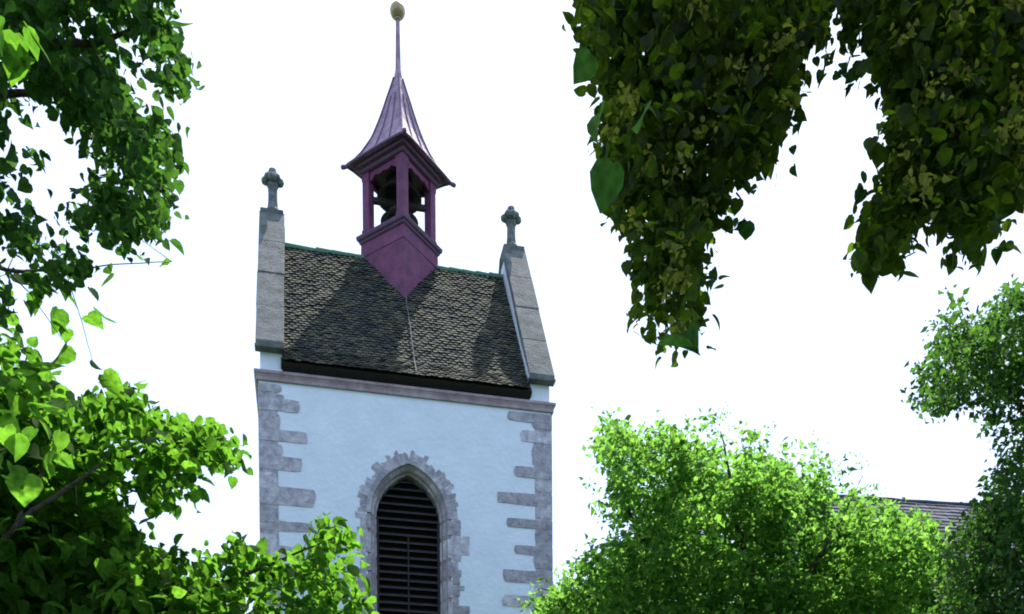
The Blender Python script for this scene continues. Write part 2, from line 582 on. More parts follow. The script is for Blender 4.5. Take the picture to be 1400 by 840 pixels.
# ridge tiles
TC = (W/2+0.10, D)
for xa, xb in ((x0r, TC[0]-0.84), (TC[0]+0.84, x1r)):
    rd = MB()
    nn_ = int((xb-xa)/0.3)
    for i in range(nn_):
        a = xa+(xb-xa)*i/nn_; b = xa+(xb-xa)*(i+1)/nn_+0.03
        sag = -0.02*math.sin(math.pi*(a-x0r)/(x1r-x0r))+random.uniform(-0.01, 0.01)
        ring = lambda X, r: [(X, D-r*math.cos(t_), RZ-0.05+sag+r*1.1*math.sin(t_)) for t_ in np.linspace(-0.3, math.pi+0.3, 9)]
        rd.loft([ring(a, 0.105), ring(b, 0.09)], random.random())
    rd.build('ridge_tile', M['ridge'], roof)

gt = MB()
gt.box(T+0.05, W-T-0.05, 0.13, 0.16, ZC-0.015, ZC+0.2)
gt.build('eaves_board', M['wood'], roof)

cb = MB()
pts = [np.array([TC[0]+0.02, 0, 0])]*0
for s in np.linspace(0.02, tot*0.66, 14):
    p = along(s)
    pts.append((TC[0]+0.03+random.uniform(-0.01, 0.01), p[0]-0.05, p[1]+0.045))
cb.tube(pts, 0.010, 5)
cb.build('lightning_cable', M['cable'], roof)

# gable parapets with copings and finials
for side in (0, 1):
    X0, X1 = (0.035, T) if side == 0 else (W-T, W-0.035)
    gw = MB()
    gw.prism([(X0, 0.0, ZC-0.012), (X0, 0.0, ZC+0.40), (X0, 2.5, ZC+4.75), (X0, 2*D-2.5, ZC+4.75), (X0, 2*D, ZC+0.40), (X0, 2*D, ZC-0.012)], (X1-X0, 0, 0))
    gab = gw.build('gable_parapet', M['plaster'], tower)
    cp = MB()
    xa, xb = (X0-0.08, X1+0.04) if side == 0 else (X1+0.08, X0-0.04)
    xa, xb = min(xa, xb), max(xa, xb)
    a = np.array([-0.18, ZC+0.50]); b = np.array([2.50, ZC+4.98])
    ns = 4
    t = (b-a)/np.linalg.norm(b-a); nn = np.array([t[1], -t[0]])    # pointing down into the wall
    for mir in (0, 1):
        for i in range(ns):
            j = random.uniform(-0.006, 0.006)
            p = a+(b-a)*(i/ns)+t*0.004; e = a+(b-a)*((i+1)/ns)-t*0.004
            P = [p-nn*j, e-nn*j, e+nn*0.13, p+nn*0.13]
            if i == 0:
                P[3] = np.array([p[0], p[1]-0.09])
                P.append(np.array([p[0]+0.0, p[1]-0.09]))
                P = P[:4]
            yz = [(y if not mir else 2*D-y, z) for y, z in P]
            cp.prism([(xa+j, y, z) for y, z in yz], (xb-xa, 0, 0), random.random())
        y0_, y1_ = -0.185, 0.02
        if mir: y0_, y1_ = 2*D-0.02, 2*D+0.185
        cp.box(xa-0.015, xb+0.015, y0_, y1_, ZC+0.37, ZC+0.43)
    cp.box(xa+0.02, xb-0.02, 2.46, 2*D-2.46, ZC+4.70, ZC+5.03)
    cpo = cp.build('coping', M['coping'], gab)
    bv = cpo.modifiers.new('bevel', 'BEVEL'); bv.width = 0.012; bv.segments = 2; bv.limit_method = 'ANGLE'
    fx = (X0+X1)/2
    fn = MB()
    fn.lathe((fx, D), [(0.17, ZC+4.98), (0.165, ZC+5.12), (0.12, ZC+5.2), (0.105, ZC+5.35), (0.10, ZC+5.55), (0.105, ZC+5.62), (0.13, ZC+5.68), (0.10, ZC+5.95), (0.085, ZC+6.05), (0.02, ZC+6.08)], 10)

    def blob(cx, cy, cz, r, sq=0.85):
        rings = []
        for ph in np.linspace(-math.pi/2+0.15, math.pi/2-0.15, 7):
            rings.append([(cx+r*math.cos(ph)*math.cos(th)*random.uniform(0.92, 1.06), cy+r*math.cos(ph)*math.sin(th)*random.uniform(0.92, 1.06), cz+sq*r*math.sin(ph)) for th in np.linspace(0, 2*math.pi, 10, endpoint=False)])
        fn.loft(rings)
    for k_ in range(4):
        an = k_*math.pi/2
        blob(fx+0.155*math.cos(an), D+0.155*math.sin(an), ZC+5.79, 0.10)
        blob(fx+0.135*math.cos(an+0.785), D+0.135*math.sin(an+0.785), ZC+5.83, 0.085)
        blob(fx+0.075*math.cos(an), D+0.075*math.sin(an), ZC+5.95, 0.062)
    fn.build('finial', M['finial'], gab)

# ------------------------------------------------------------ bell turret
pd = MB()
zc1 = ZC+4.83
pd.loft([diamond(TC, a, z) for a, z in ((0.96, ZC+2.3), (0.955, ZC+2.95), (0.93, ZC+3.4), (0.90, ZC+4.05), (0.90, ZC+4.35), (0.915, ZC+4.355), (0.915, ZC+4.40), (0.895, ZC+4.405), (0.89, ZC+4.74))])
turret = pd.build('bell_turret', M['red'], tower)
cn = MB()
cn.loft([diamond(TC, a, z) for a, z in ((0.90, ZC+4.66), (0.93, ZC+4.68), (0.945, ZC+4.72), (0.99, ZC+4.75), (1.005, ZC+4.80), (1.005, ZC+4.835), (0.93, ZC+4.87))])
cn.build('sill_moulding', M['reddark'], turret)
for k_ in range(4):
    an = k_*math.pi/2
    px, py = TC[0]+0.715*math.cos(an), TC[1]+0.715*math.sin(an)
    ps = MB()
    ps.loft([diamond((px, py), a, z) for a, z in ((0.155, ZC+4.86), (0.155, ZC+4.98), (0.132, ZC+5.02), (0.132, ZC+6.08), (0.15, ZC+6.12), (0.15, ZC+6.25))])
    po = ps.build('post', M['red'], turret)
en = MB()
ri = 0.66
for k_ in range(4):
    a0 = k_*math.pi/2; a1 = a0+math.pi/2
    pA = np.array([TC[0]+0.80*math.cos(a0), TC[1]+0.80*math.sin(a0)]); pB = np.array([TC[0]+0.80*math.cos(a1), TC[1]+0.80*math.sin(a1)])
    inw = (np.array(TC)-(pA+pB)/2); inw /= np.linalg.norm(inw)
    # scalloped board between the posts
    prof_ = []
    for u in np.linspace(0.0, 1, 41):
        e = abs(u-0.5)*2
        z = ZC+6.15-0.17*max(0, (e-0.5)/0.5)-0.035*abs(math.sin(e*math.pi*2.5))
        prof_.append((u, z))
    poly = [(*(pA+(pB-pA)*u), z) for u, z in prof_]+[(*pB, ZC+6.38), (*pA, ZC+6.38)]
    # triangulate as strips
    for i in range(len(prof_)-1):
        (u0, z0), (u1, z1) = prof_[i], prof_[i+1]
        A_, B_ = pA+(pB-pA)*u0, pA+(pB-pA)*u1
        en.prism([(*A_, z0), (*B_, z1), (*B_, ZC+6.38), (*A_, ZC+6.38)], (inw[0]*0.05, inw[1]*0.05, 0))
en.build('scalloped_board', M['red'], turret)
ct = MB()
ct.loft([diamond(TC, a, z) for a, z in ((0.84, ZC+6.26), (0.90, ZC+6.28), (0.93, ZC+6.34), (1.03, ZC+6.36), (1.05, ZC+6.41), (1.14, ZC+6.415), (1.16, ZC+6.445))])
ct.build('eaves_moulding', M['reddark'], turret)
# crossbeams carrying the bells
bmz = MB()
for z in (ZC+5.46,):
    for dx, dy in ((1, 1), (1, -1)):
        pass
bmz.prism([(TC[0]-0.68, TC[1]-0.05, ZC+5.670), (TC[0]+0.68, TC[1]-0.05, ZC+5.670), (TC[0]+0.68, TC[1]-0.05, ZC+5.780), (TC[0]-0.68, TC[1]-0.05, ZC+5.780)], (0, 0.1, 0))
bmz.prism([(TC[0]-0.05, TC[1]-0.68, ZC+5.675), (TC[0]-0.05, TC[1]+0.68, ZC+5.675), (TC[0]-0.05, TC[1]+0.68, ZC+5.775), (TC[0]-0.05, TC[1]-0.68, ZC+5.775)], (0.1, 0, 0))
bmz.build('bell_beam', M['wood'], turret)

prof_s = [(1.205, 6.455), (1.19, 6.50), (1.02, 6.60), (0.86, 6.76), (0.69, 7.02), (0.56, 7.28), (0.44, 7.58), (0.345, 7.85), (0.265, 8.1), (0.175, 8.36), (0.10, 8.6), (0.064, 8.8), (0.056, 9.2), (0.05, 9.6), (0.045, 10.05)]
sp = MB()


def spring(a, z, k_):
    """eaves sweep: corners flick outward and slightly down, sides bow in"""
    return a


rings = []
for a, z in prof_s:
    ring = []
    for k_ in range(4):
        c0 = np.array([math.cos(math.pi+k_*math.pi/2), math.sin(math.pi+k_*math.pi/2)])*a
        c1 = np.array([math.cos(math.pi+(k_+1)*math.pi/2), math.sin(math.pi+(k_+1)*math.pi/2)])*a
        for u in (0, 0.12, 0.33, 0.67, 0.88):
            p = c0+(c1-c0)*u
            bow = 1-0.04*math.sin(math.pi*u) if a > 0.8 else 1
            dz = -0.07*max(0, 1-min(u, 1-u)/0.2)*max(0, (a-0.95)/0.28)
            p = p*bow
            ring.append((TC[0]+p[0], TC[1]+p[1], ZC+z+dz))
    rings.append(ring)
sp.loft(rings)
spo = sp.build('spire', M['spire'], turret)
sm = MB()
for k_ in range(4):
    e0 = math.pi+k_*math.pi/2
    sm.tube([(TC[0]+rings[0][(k_*5+j_) % 20][0]-TC[0], rings[0][(k_*5+j_) % 20][1], rings[0][(k_*5+j_) % 20][2]+0.015) for j_ in range(6)], 0.035, 6)
    for u in (0, 0.33, 0.67):
        pts = []
        for a, z in prof_s[1:11]:
            if u and a < 0.2: continue
            c0 = np.array([math.cos(math.pi+k_*math.pi/2), math.sin(math.pi+k_*math.pi/2)])*a
            c1 = np.array([math.cos(math.pi+(k_+1)*math.pi/2), math.sin(math.pi+(k_+1)*math.pi/2)])*a
            p = (c0+(c1-c0)*u)
            bow = 1-0.04*math.sin(math.pi*u) if a > 0.8 else 1
            p = p*bow*(1+0.006/max(a, .05))
            dz = -0.07*max(0, (a-0.95)/0.28) if u == 0 else 0
            pts.append((TC[0]+p[0], TC[1]+p[1], ZC+z+0.008+dz))
        sm.tube(pts, 0.016 if u else 0.024, 5)
    an = math.pi+k_*math.pi/2
    cxx, cyy = math.cos(an), math.sin(an)
    sm.tube([(TC[0]+cxx*1.12, TC[1]+cyy*1.12, ZC+6.45), (TC[0]+cxx*1.22, TC[1]+cyy*1.22, ZC+6.39), (TC[0]+cxx*1.29, TC[1]+cyy*1.29, ZC+6.37), (TC[0]+cxx*1.33, TC[1]+cyy*1.33, ZC+6.36)], [0.03, 0.045, 0.05, 0.03], 8)
sm.build('seam', M['seam'], spo)
bl = MB()
prf = [(0.05, 9.93), (0.075, 9.95), (0.05, 9.98)]
prf += [(max(0.178*math.cos(t_), 0.004), 10.13+0.17*math.sin(t_)) for t_ in np.linspace(-1.3, 1.5, 14)]
bl.lathe(TC, [(r_, ZC+z_) for r_, z_ in prf], 20)
bl.build('spire_ball', M['gold'], spo, True)


def bell(name, top, h, r, label):
    t_ = empty(name, (TC[0], TC[1], top-h), label, 'bell', 'bells in the turret')
    b = MB()
    pr = [(0.02, 0.0), (0.30, 0.0), (0.50, -0.06), (0.56, -0.2), (0.60, -0.45), (0.68, -0.68), (0.82, -0.86), (1.0, -1.0), (0.93, -1.0), (0.72, -0.86), (0.55, -0.6), (0.48, -0.2), (0.02, -0.1)]
    b.lathe(TC, [(a*r, top+z*h) for a, z in pr], 28)
    b.build('bell_body', M['bronze'], t_, True)
    cl = MB()
    cl.lathe(TC, [(0.012, top-0.1*h), (0.015, top-0.8*h), (0.05, top-0.88*h), (0.055, top-0.98*h), (0.02, top-1.05*h)], 10)
    cl.build('clapper', M['bronze'], t_)
    y = MB()
    y.box(TC[0]-0.06, TC[0]+0.06, TC[1]-0.05, TC[1]+0.05, top-0.002, top+0.09)
    y.build('crown_loop', M['bronze'], t_)


bell('bell', ZC+6.40, 0.56, 0.52, 'larger dark bell hanging high inside the red turret, just under the spire')
bell('bell', ZC+5.585, 0.28, 0.44, 'smaller dark bell hanging low inside the red turret, beneath the crossbeam')

# ------------------------------------------------------------ church nave beyond the trees
na = at(1060, 672, 23.6); nb = at(1620, 716, 25.24)
na = np.array(na); nb = np.array(nb)
ZR = at(1195, 684, 24.0)[2]
nave = empty('church_building', ((na[0]+nb[0])/2, (na[1]+nb[1])/2, 0),
             'long low church building with a dark tiled roof behind the birch and the right-hand linden', 'building')
dirx = np.array([nb[0]-na[0], nb[1]-na[1]]); Ln = np.linalg.norm(dirx); dirx /= Ln
nor = np.array([dirx[1], -dirx[0]])           # towards the camera


def nv(s, o, z):
    p = np.array([na[0], na[1]])+dirx*s+nor*o
    return (p[0], p[1], z)


wl = MB()
HW = 4.2
EV = ZR-4.6
wl.add([nv(0, HW-0.3, 0), nv(Ln, HW-0.3, 0), nv(Ln, -HW+0.3, 0), nv(0, -HW+0.3, 0), nv(0, HW-0.3, EV+0.2), nv(Ln, HW-0.3, EV+0.2), nv(Ln, -HW+0.3, EV+0.2), nv(0, -HW+0.3, EV+0.2), nv(0.05, 0, ZR-0.15), nv(Ln-0.05, 0, ZR-0.15)],
       [(0, 1, 5, 4), (1, 2, 6, 5), (2, 3, 7, 6), (3, 0, 4, 7), (4, 8, 7), (5, 6, 9)])
wl.build('wall', M['plaster'], nave)
for i in range(4):
    s = Ln*(i+0.5)/4
    p = nv(s, HW-0.29, 0)
    wn = MB()
    pts = [nv(s-0.5, HW-0.28, 1.5), nv(s+0.5, HW-0.28, 1.5), nv(s+0.5, HW-0.28, EV-1.6), nv(s, HW-0.28, EV-0.8), nv(s-0.5, HW-0.28, EV-1.6)]
    wn.prism(pts, (-nor[0]*0.06, -nor[1]*0.06, 0))
    wn.build('window', M['wood'], nave)
rf = MB()
rf.prism([nv(-0.3, HW+0.3, EV), nv(-0.3, 0, ZR-0.06), nv(-0.3, -HW-0.3, EV), nv(-0.3, -HW-0.1, EV-0.1), nv(-0.3, 0, ZR-0.3), nv(-0.3, HW+0.1, EV-0.1)], (dirx[0]*(Ln+0.6), dirx[1]*(Ln+0.6), 0))
nroof = rf.build('roof', M['wood'], nave)
nt_ = MB()
slope_len = math.hypot(HW+0.3, ZR-EV)
nrow = int(slope_len/0.2)
for sgn in (1, -1):
    for r_ in range(nrow):
        f0, f1 = r_/nrow, (r_+1.15)/nrow
        ncol = int((Ln+0.6)/0.25)
        for c_ in range(ncol):
            s0 = -0.3+(Ln+0.6)*c_/ncol; s1 = -0.3+(Ln+0.6)*(c_+0.97)/ncol
            j = random.uniform(0, 0.02)
            f1c = min(f1, 1)
            o0, z0_ = (HW+0.3)*(1-f0), EV+(ZR-EV)*f0+0.035+j
            o1, z1_ = (HW+0.3)*(1-f1c), EV+(ZR-EV)*f1c+0.01
            nt_.add([nv(s0, sgn*o0, z0_), nv(s1, sgn*o0, z0_+random.uniform(-.01, .01)), nv(s1, sgn*o1, z1_), nv(s0, sgn*o1, z1_), nv(s0, sgn*o0, z0_-0.04), nv(s1, sgn*o0, z0_-0.04)],
                    [(0, 1, 2, 3), (0, 4, 5, 1)], random.random())
nt_.build('tile_covering', M['slate'], nroof)
nr = MB()
nr.tube([nv(s, 0, ZR+random.uniform(-0.015, 0.015)) for s in np.linspace(-0.3, Ln+0.3, 40)], 0.07, 8)
nr.build('ridge_tile', M['slate'], nroof)


# ------------------------------------------------------------ foliage
def inpoly(P, poly):
    x, y = P[:, 0], P[:, 1]
    ins = np.zeros(len(P), bool)
    n = len(poly)
    for i in range(n):
        x0, y0 = poly[i]; x1, y1 = poly[(i+1) % n]
        if y0 == y1: continue
        c_ = ((y0 > y) != (y1 > y)) & (x < (x1-x0)*(y-y0)/(y1-y0)+x0)
        ins ^= c_
    return ins


_mid = [(u, 0.0, -0.20*u*u) for u in (0, .25, .5, .75, 1)]
_out = [(-.07, .16, .03), (.06, .41, .09), (.33, .49, .09), (.64, .34, .02), (.87, .12, -.10)]
HEART = np.array(_mid+_out+[(u, -v, w_) for u, v, w_ in _out])
HEART_F = np.array([(0, 1, 6, 5), (1, 2, 7, 6), (2, 3, 8, 7), (3, 4, 9, 8), (1, 0, 10, 11), (2, 1, 11, 12), (3, 2, 12, 13), (4, 3, 13, 14)])
OVAL = np.array([(0, 0, 0), (.42, .33, .09), (1, 0, -.08), (.42, -.33, .09)])
OVAL_F = np.array([(0, 2, 1, 1), (0, 3, 2, 2)])


def leaf_mesh(name, pos, size, kind, droop=0.5, seed=1, flat=0.7):
    r = np.random.default_rng(seed)
    n = len(pos)
    tmpl = HEART if kind == 'heart' else OVAL
    nrm = r.normal(size=(n, 3)); nrm /= np.linalg.norm(nrm, axis=1)[:, None]
    nrm += np.array([0, 0, flat])[None]
    nrm /= np.linalg.norm(nrm, axis=1)[:, None]
    d = r.normal(size=(n, 3)); d[:, 2] -= droop*1.5
    d -= nrm*np.sum(d*nrm, axis=1)[:, None]
    d /= np.linalg.norm(d, axis=1)[:, None]+1e-9
    b = np.cross(nrm, d)
    s = size*np.clip(r.normal(1, 0.30, n), 0.4, 1.75)
    wv = r.uniform(0.82, 1.1, n); cv = r.uniform(0.2, 2.6, n)
    V = (pos[:, None, :] + s[:, None, None]*(tmpl[None, :, 0:1]*d[:, None, :] + (tmpl[None, :, 1:2]*wv[:, None, None])*b[:, None, :] + (tmpl[None, :, 2:3]*cv[:, None, None])*nrm[:, None, :]))
    m_ = len(tmpl)
    V = V.reshape(-1, 3)
    me = bpy.data.meshes.new(name)
    if kind == 'heart':
        F = (HEART_F[None]+(np.arange(n)*m_)[:, None, None]).reshape(-1, 4); L = 4
    else:
        F = (np.array([(0, 2, 1), (0, 3, 2)])[None]+(np.arange(n)*m_)[:, None, None]).reshape(-1, 3); L = 3
    me.vertices.add(len(V)); me.vertices.foreach_set('co', V.astype(np.float32).ravel())
    me.loops.add(F.size); me.loops.foreach_set('vertex_index', F.astype(np.int32).ravel())
    me.polygons.add(len(F)); me.polygons.foreach_set('loop_start', (np.arange(len(F))*L).astype(np.int32))
    a = me.attributes.new('rnd', 'FLOAT', 'POINT')
    a.data.foreach_set('value', np.repeat(np.clip(r.normal(0.5, 0.28, n), 0, 1), m_).astype(np.float32))
    if kind == 'heart':
        me.polygons.foreach_set('use_smooth', np.ones(len(F), bool))
    me.update(); me.validate()
    return me


def clumps(poly, d0, d1, ncl, holes=(), seed=0, pad=0):
    """clump centres (pixel x, pixel y, distance) inside a bough's outline"""
    r = np.random.default_rng(seed)
    P = np.array(poly, float)
    lo, hi = P.min(0), P.max(0)
    out = []
    while len(out) < ncl:
        Q = r.uniform(lo, hi, (ncl*3, 2))
        Q = Q[inpoly(Q, poly)]
        for hx, hy, hr in holes:
            Q = Q[np.hypot(Q[:, 0]-hx, Q[:, 1]-hy) > hr+pad]
        out += list(Q)
    Q = np.array(out[:ncl])
    d = r.uniform(d0, d1, ncl)
    return np.array([at(x, y, dd) for (x, y), dd in zip(Q, d)])


def leaves_around(cl, per, rad, seed=0, squash=0.8, hang=0.0):
    r = np.random.default_rng(seed)
    n = len(cl)*per
    o = r.normal(size=(n, 3))*rad*0.6
    o[:, 2] *= squash
    o[:, 2] -= hang*np.abs(r.normal(size=n))*rad
    return np.repeat(cl, per, axis=0)+o


def branches(mb, limbs):
    """limbs: polylines of (x,y,z,r)"""
    for L in limbs:
        P = [np.array(p[:3], float) for p in L]; R = [p[3] for p in L]
        pts, rr = [], []
        for i in range(len(P)-1):
            for t in np.linspace(0, 1, 5)[:-1]:
                j = rng.normal(size=3)*R[i]*0.35 if 0 < t else 0
                pts.append(P[i]*(1-t)+P[i+1]*t+j); rr.append(R[i]*(1-t)+R[i+1]*t)
        pts.append(P[-1]); rr.append(R[-1])
        mb.tube(pts, rr, 8)


def twigs(mb, limbs, cl, frac=1.0, r0=0.012, seed=3):
    r0 = r0*0.6
    r = np.random.default_rng(seed)
    S = []
    for L in limbs:
        for i in range(1, len(L)-1 if len(L) > 2 else 1):
            a, b = np.array(L[i][:3]), np.array(L[i+1][:3])
            for t in np.linspace(0, 1, 8):
                S.append(a*(1-t)+b*t)
    S = np.array(S)
    for c_ in cl:
        if r.random() > frac: continue
        d = np.linalg.norm(S-c_, axis=1)
        if d.min() > 0.32: continue
        s = S[np.argmin(d+r.random(len(d))*0.3)]
        m = (s+c_)/2+r.normal(size=3)*0.06*np.linalg.norm(s-c_)+np.array([0, 0, 0.08*np.linalg.norm(s-c_)])
        mb.tube([s, m, c_], [r0, r0*0.6, r0*0.25], 4)


def A4(px, py, d, r):
    p = at(px, py, d)
    return (p[0], p[1], p[2], r)


def cl_ok(cl):
    # boughs wholly past the frame carry no fine twigs
    return np.ptp(cl, axis=0).max() < 7.5


def tree(name, label, loc, limbs, groups, cat='tree', trunk_r=0.2, twf=0.5, group=None):
    """groups: list of (clump centres, leaves per clump, clump radius, leaf size, kind, material, droop)"""
    t = empty(name, loc, label, cat, group)
    tb = MB()
    branches(tb, limbs)
    tg = tb
    nm = {}
    for gi, (cl, per, rad, size, kind, mt, droop) in enumerate(groups):
        if len(cl) > 30 and size > 0.04 and cl_ok(cl): twigs(tg, limbs, cl, twf, 0.007 if kind == 'heart' else 0.010, seed=gi+5)
        pos = leaves_around(cl, per, rad, seed=gi+11, hang=0.3)
        nm.setdefault((kind, mt), []).append((pos, size, droop, gi))
    tb.build('trunk', M['bark'], t, True)
    for (kind, mt), L in nm.items():
        for i, (pos, size, droop, gi) in enumerate(L):
            m_ = leaf_mesh('crown', pos, size, kind, droop, seed=gi+31, flat=0.8 if kind == 'heart' else 0.5)
            link('blossom' if mt == 'blossom' else 'crown', m_, M[mt], t)
    return t


# --- overhanging linden, top right
TRX = at(1780, 1000, 5.6)
big = [(790, -30), (796, 20), (806, 70), (826, 125), (828, 175), (838, 230), (848, 270), (860, 320), (873, 375), (880, 430), (903, 480), (920, 470), (945, 455), (955, 400),
       (957, 345), (968, 292), (1000, 250), (1030, 232), (1062, 222), (1066, 190), (1072, 165), (1066, 140), (1092, 118), (1100, 85), (1118, 55), (1128, 10), (1140, -30)]
hole1 = [(1085, 60, 4), (1010, 60, 3), (870, 60, 3), (880, 250, 4), (960, 260, 4), (1020, 250, 6), (912, 440, 8), (940, 350, 4), (1062, 170, 4), (944, 92, 5), (930, 205, 8), (975, 120, 4), (915, 285, 7), (1046, 130, 6), (1052, 215, 7), (925, 400, 8), (1010, 200, 8), (895, 350, 5), (985, 205, 6)]
mid_ = [(1136, -30), (1146, 40), (1152, 70), (1180, 75), (1195, 30), (1200, -30)]
rgt = [(1198, -30), (1204, 60), (1220, 120), (1232, 190), (1226, 245), (1206, 268), (1204, 300), (1186, 330), (1190, 350), (1214, 342), (1236, 318), (1262, 290), (1290, 284), (1302, 322),
       (1322, 335), (1346, 325), (1350, 290), (1385, 252), (1430, 250), (1440, -30)]
hole2 = [(1300, 300, 4), (1240, 300, 3), (1395, 160, 5), (1215, 130, 3), (1330, 240, 3), (1385, 40, 4), (1366, 92, 9), (1378, 125, 8), (1370, 215, 7), (1358, 88, 5), (1190, 50, 8)]
above = [(600, -900), (700, -350), (800, -150), (860, -90), (1060, -50), (1500, -40), (1500, 250), (1700, 300), (1900, -200), (1800, -1000)]
cl1 = clumps(big, 4.3, 5.6, 500, hole1, 1, 11)
cl1b = clumps([(840, 0), (870, 220), (890, 360), (915, 440), (940, 310), (1025, 205), (1080, 80), (1110, 0)], 4.4, 5.4, 150, hole1, 21, 13)
cl2 = clumps(mid_, 4.6, 5.2, 14, [(1160, 60, 12)], 2)
cl3 = clumps(rgt, 4.2, 6.0, 900, hole2, 3, 12)
cl4 = clumps(above, 4.4, 8.0, 850, (), 4)
clF = np.concatenate([clumps(big, 4.15, 4.9, 75, hole1, 5), clumps(rgt, 4.05, 4.9, 95, hole2, 6)])
near = np.array([at(828, 150, 3.1), at(836, 212, 3.3), at(878, 140, 2.9), at(812, 72, 3.4), at(905, 472, 3.9), at(938, 450, 3.9)])
spl = np.array([at(x, y, 4.6) for x, y in ((1170, 105), (1158, 88), (1172, 112), (1150, 95), (1138, 90), (1130, 100), (1020, 290), (1005, 300), (990, 312), (1035, 262), (1078, 200), (1090, 170), (1075, 225), (975, 335), (965, 385), (830, 225), (845, 290), (1180, 262), (1190, 290), (1195, 235), (1168, 340), (1345, 360), (1330, 345), (1362, 340), (1290, 345), (1310, 330), (1170, 355), (1165, 368), (1200, 355), (1195, 362))])
limbs = [[(TRX[0], TRX[1], -0.2, 0.34), (TRX[0]-0.05, TRX[1], 2.0, 0.28), (TRX[0], TRX[1]+0.1, 4.2, 0.24), A4(1650, -400, 5.6, 0.2), A4(1500, -1000, 6, 0.1)],
         [A4(1700, -100, 5.6, 0.14), A4(1350, -160, 5.2, 0.09), A4(1020, -140, 5.0, 0.055), A4(960, 20, 4.95, 0.03), A4(925, 200, 4.9, 0.018), A4(912, 380, 4.8, 0.008), A4(910, 450, 4.75, 0.004)],
         [A4(1020, -140, 5.0, 0.04), A4(1050, 40, 5.0, 0.02), A4(1040, 180, 5.0, 0.007)],
         [A4(1690, 0, 5.6, 0.12), A4(1420, -40, 5.3, 0.06), A4(1290, 80, 5.0, 0.03), A4(1235, 230, 4.9, 0.012), A4(1205, 340, 4.8, 0.005)],
         [A4(1420, -40, 5.3, 0.05), A4(1370, 150, 5.1, 0.02), A4(1330, 330, 4.9, 0.006)]]
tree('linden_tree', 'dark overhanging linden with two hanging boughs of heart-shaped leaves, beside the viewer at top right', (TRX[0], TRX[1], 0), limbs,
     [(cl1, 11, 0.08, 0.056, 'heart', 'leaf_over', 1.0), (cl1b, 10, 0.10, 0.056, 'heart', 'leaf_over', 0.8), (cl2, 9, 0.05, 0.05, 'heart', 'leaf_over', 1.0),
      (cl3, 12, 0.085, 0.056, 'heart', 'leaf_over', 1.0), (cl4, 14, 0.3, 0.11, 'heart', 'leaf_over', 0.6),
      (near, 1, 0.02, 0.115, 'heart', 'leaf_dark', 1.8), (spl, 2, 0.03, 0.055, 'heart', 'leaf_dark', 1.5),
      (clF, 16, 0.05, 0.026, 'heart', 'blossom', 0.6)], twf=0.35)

# --- tall tree, upper left
TL = at(-420, 1000, 6.5)
ul = [(-60, -40), (-60, 420), (0, 415), (20, 405), (45, 395), (80, 378), (110, 360), (140, 352), (150, 318), (195, 322), (222, 308), (246, 268), (238, 240), (252, 205), (250, 172),
      (236, 158), (205, 162), (186, 145), (182, 105), (200, 62), (216, 75), (232, 108), (246, 124), (275, 118), (272, 95), (256, 60), (245, 30), (235, -40)]
hl = [(80, 195, 27), (106, 215, 22), (95, 235, 12), (150, 165, 9), (160, 210, 7), (120, 260, 8), (180, 255, 7), (25, 60, 8), (60, 140, 8), (50, 345, 10), (110, 320, 9), (170, 90, 7), (30, 240, 8), (66, 185, 8), (62, 300, 10), (12, 188, 10), (28, 105, 12), (140, 42, 14), (160, 52, 10), (88, 32, 8), (128, 10, 10), (70, 250, 9), (24, 160, 6), (45, 265, 6), (200, 130, 14), (212, 68, 6), (0, 330, 10), (78, 330, 7)]
ul = [(x-12 if x > 180 else x, y) for x, y in ul]
hl += [(10, 270, 10), (100, 100, 5), (140, 230, 6), (130, 345, 7), (200, 260, 6), (215, 200, 5), (60, 30, 6), (110, 60, 5), (15, 370, 9), (85, 280, 7), (40, 170, 7), (165, 130, 5)]
clu = clumps(ul, 5.2, 7.0, 500, hl, 31, 13)
clu2 = clumps([(-400, -900), (-200, -60), (-60, -20), (-60, 430), (-300, 600), (-800, 400), (-800, -900)], 5.2, 8.0, 420, (), 32)
clu3 = clumps([(-400, -900), (-300, -45), (215, -45), (160, -400), (0, -800)], 5.2, 7.6, 380, (), 33)
core = clumps([(40, -40), (60, 120), (110, 150), (140, 300), (200, 300), (190, 160), (180, 100), (160, 0), (150, -40)], 5.4, 6.8, 150, hl, 34, 12)
sprig = np.array([at(x, y, 7.2) for x, y in ((20, 398), (40, 402), (60, 408), (75, 420), (92, 405), (100, 385), (122, 390), (150, 365), (190, 355), (232, 358), (118, 430), (140, 430), (88, 448), (75, 440), (92, 470), (5, 440), (15, 415),
                                                    (125, 495), (138, 512), (105, 537), (155, 378), (60, 395), (35, 375), (20, 372), (88, 392))])
edge = np.array([at(x, y, 4.0) for x, y in ((10, 30), (25, 55), (38, 75), (5, 60), (0, 85), (30, 40))])
limbs = [[(TL[0], TL[1], -0.2, 0.3), (TL[0], TL[1], 2.5, 0.25), A4(-380, 200, 6.4, 0.2), A4(-320, -300, 6.4, 0.12), A4(-250, -800, 6.5, 0.05)],
         [A4(-380, 200, 6.4, 0.1), A4(-180, 60, 6.2, 0.06), A4(20, 60, 6.1, 0.035), A4(130, 60, 6.0, 0.018), A4(220, 30, 5.9, 0.006)],
         [A4(-180, 60, 6.2, 0.05), A4(0, 130, 6.1, 0.024), A4(110, 130, 6.0, 0.013), A4(190, 225, 6.0, 0.005)],
         [A4(-380, 250, 6.4, 0.08), A4(-150, 330, 6.0, 0.04), A4(10, 370, 6.8, 0.015), A4(90, 372, 7.2, 0.007), A4(150, 362, 7.2, 0.004), A4(235, 358, 7.2, 0.003)],
         [A4(90, 372, 7.2, 0.004), A4(112, 440, 7.2, 0.003), A4(128, 500, 7.2, 0.002)],
         [A4(10, 370, 6.8, 0.008), A4(40, 400, 7.2, 0.004), A4(85, 465, 7.2, 0.002)]]
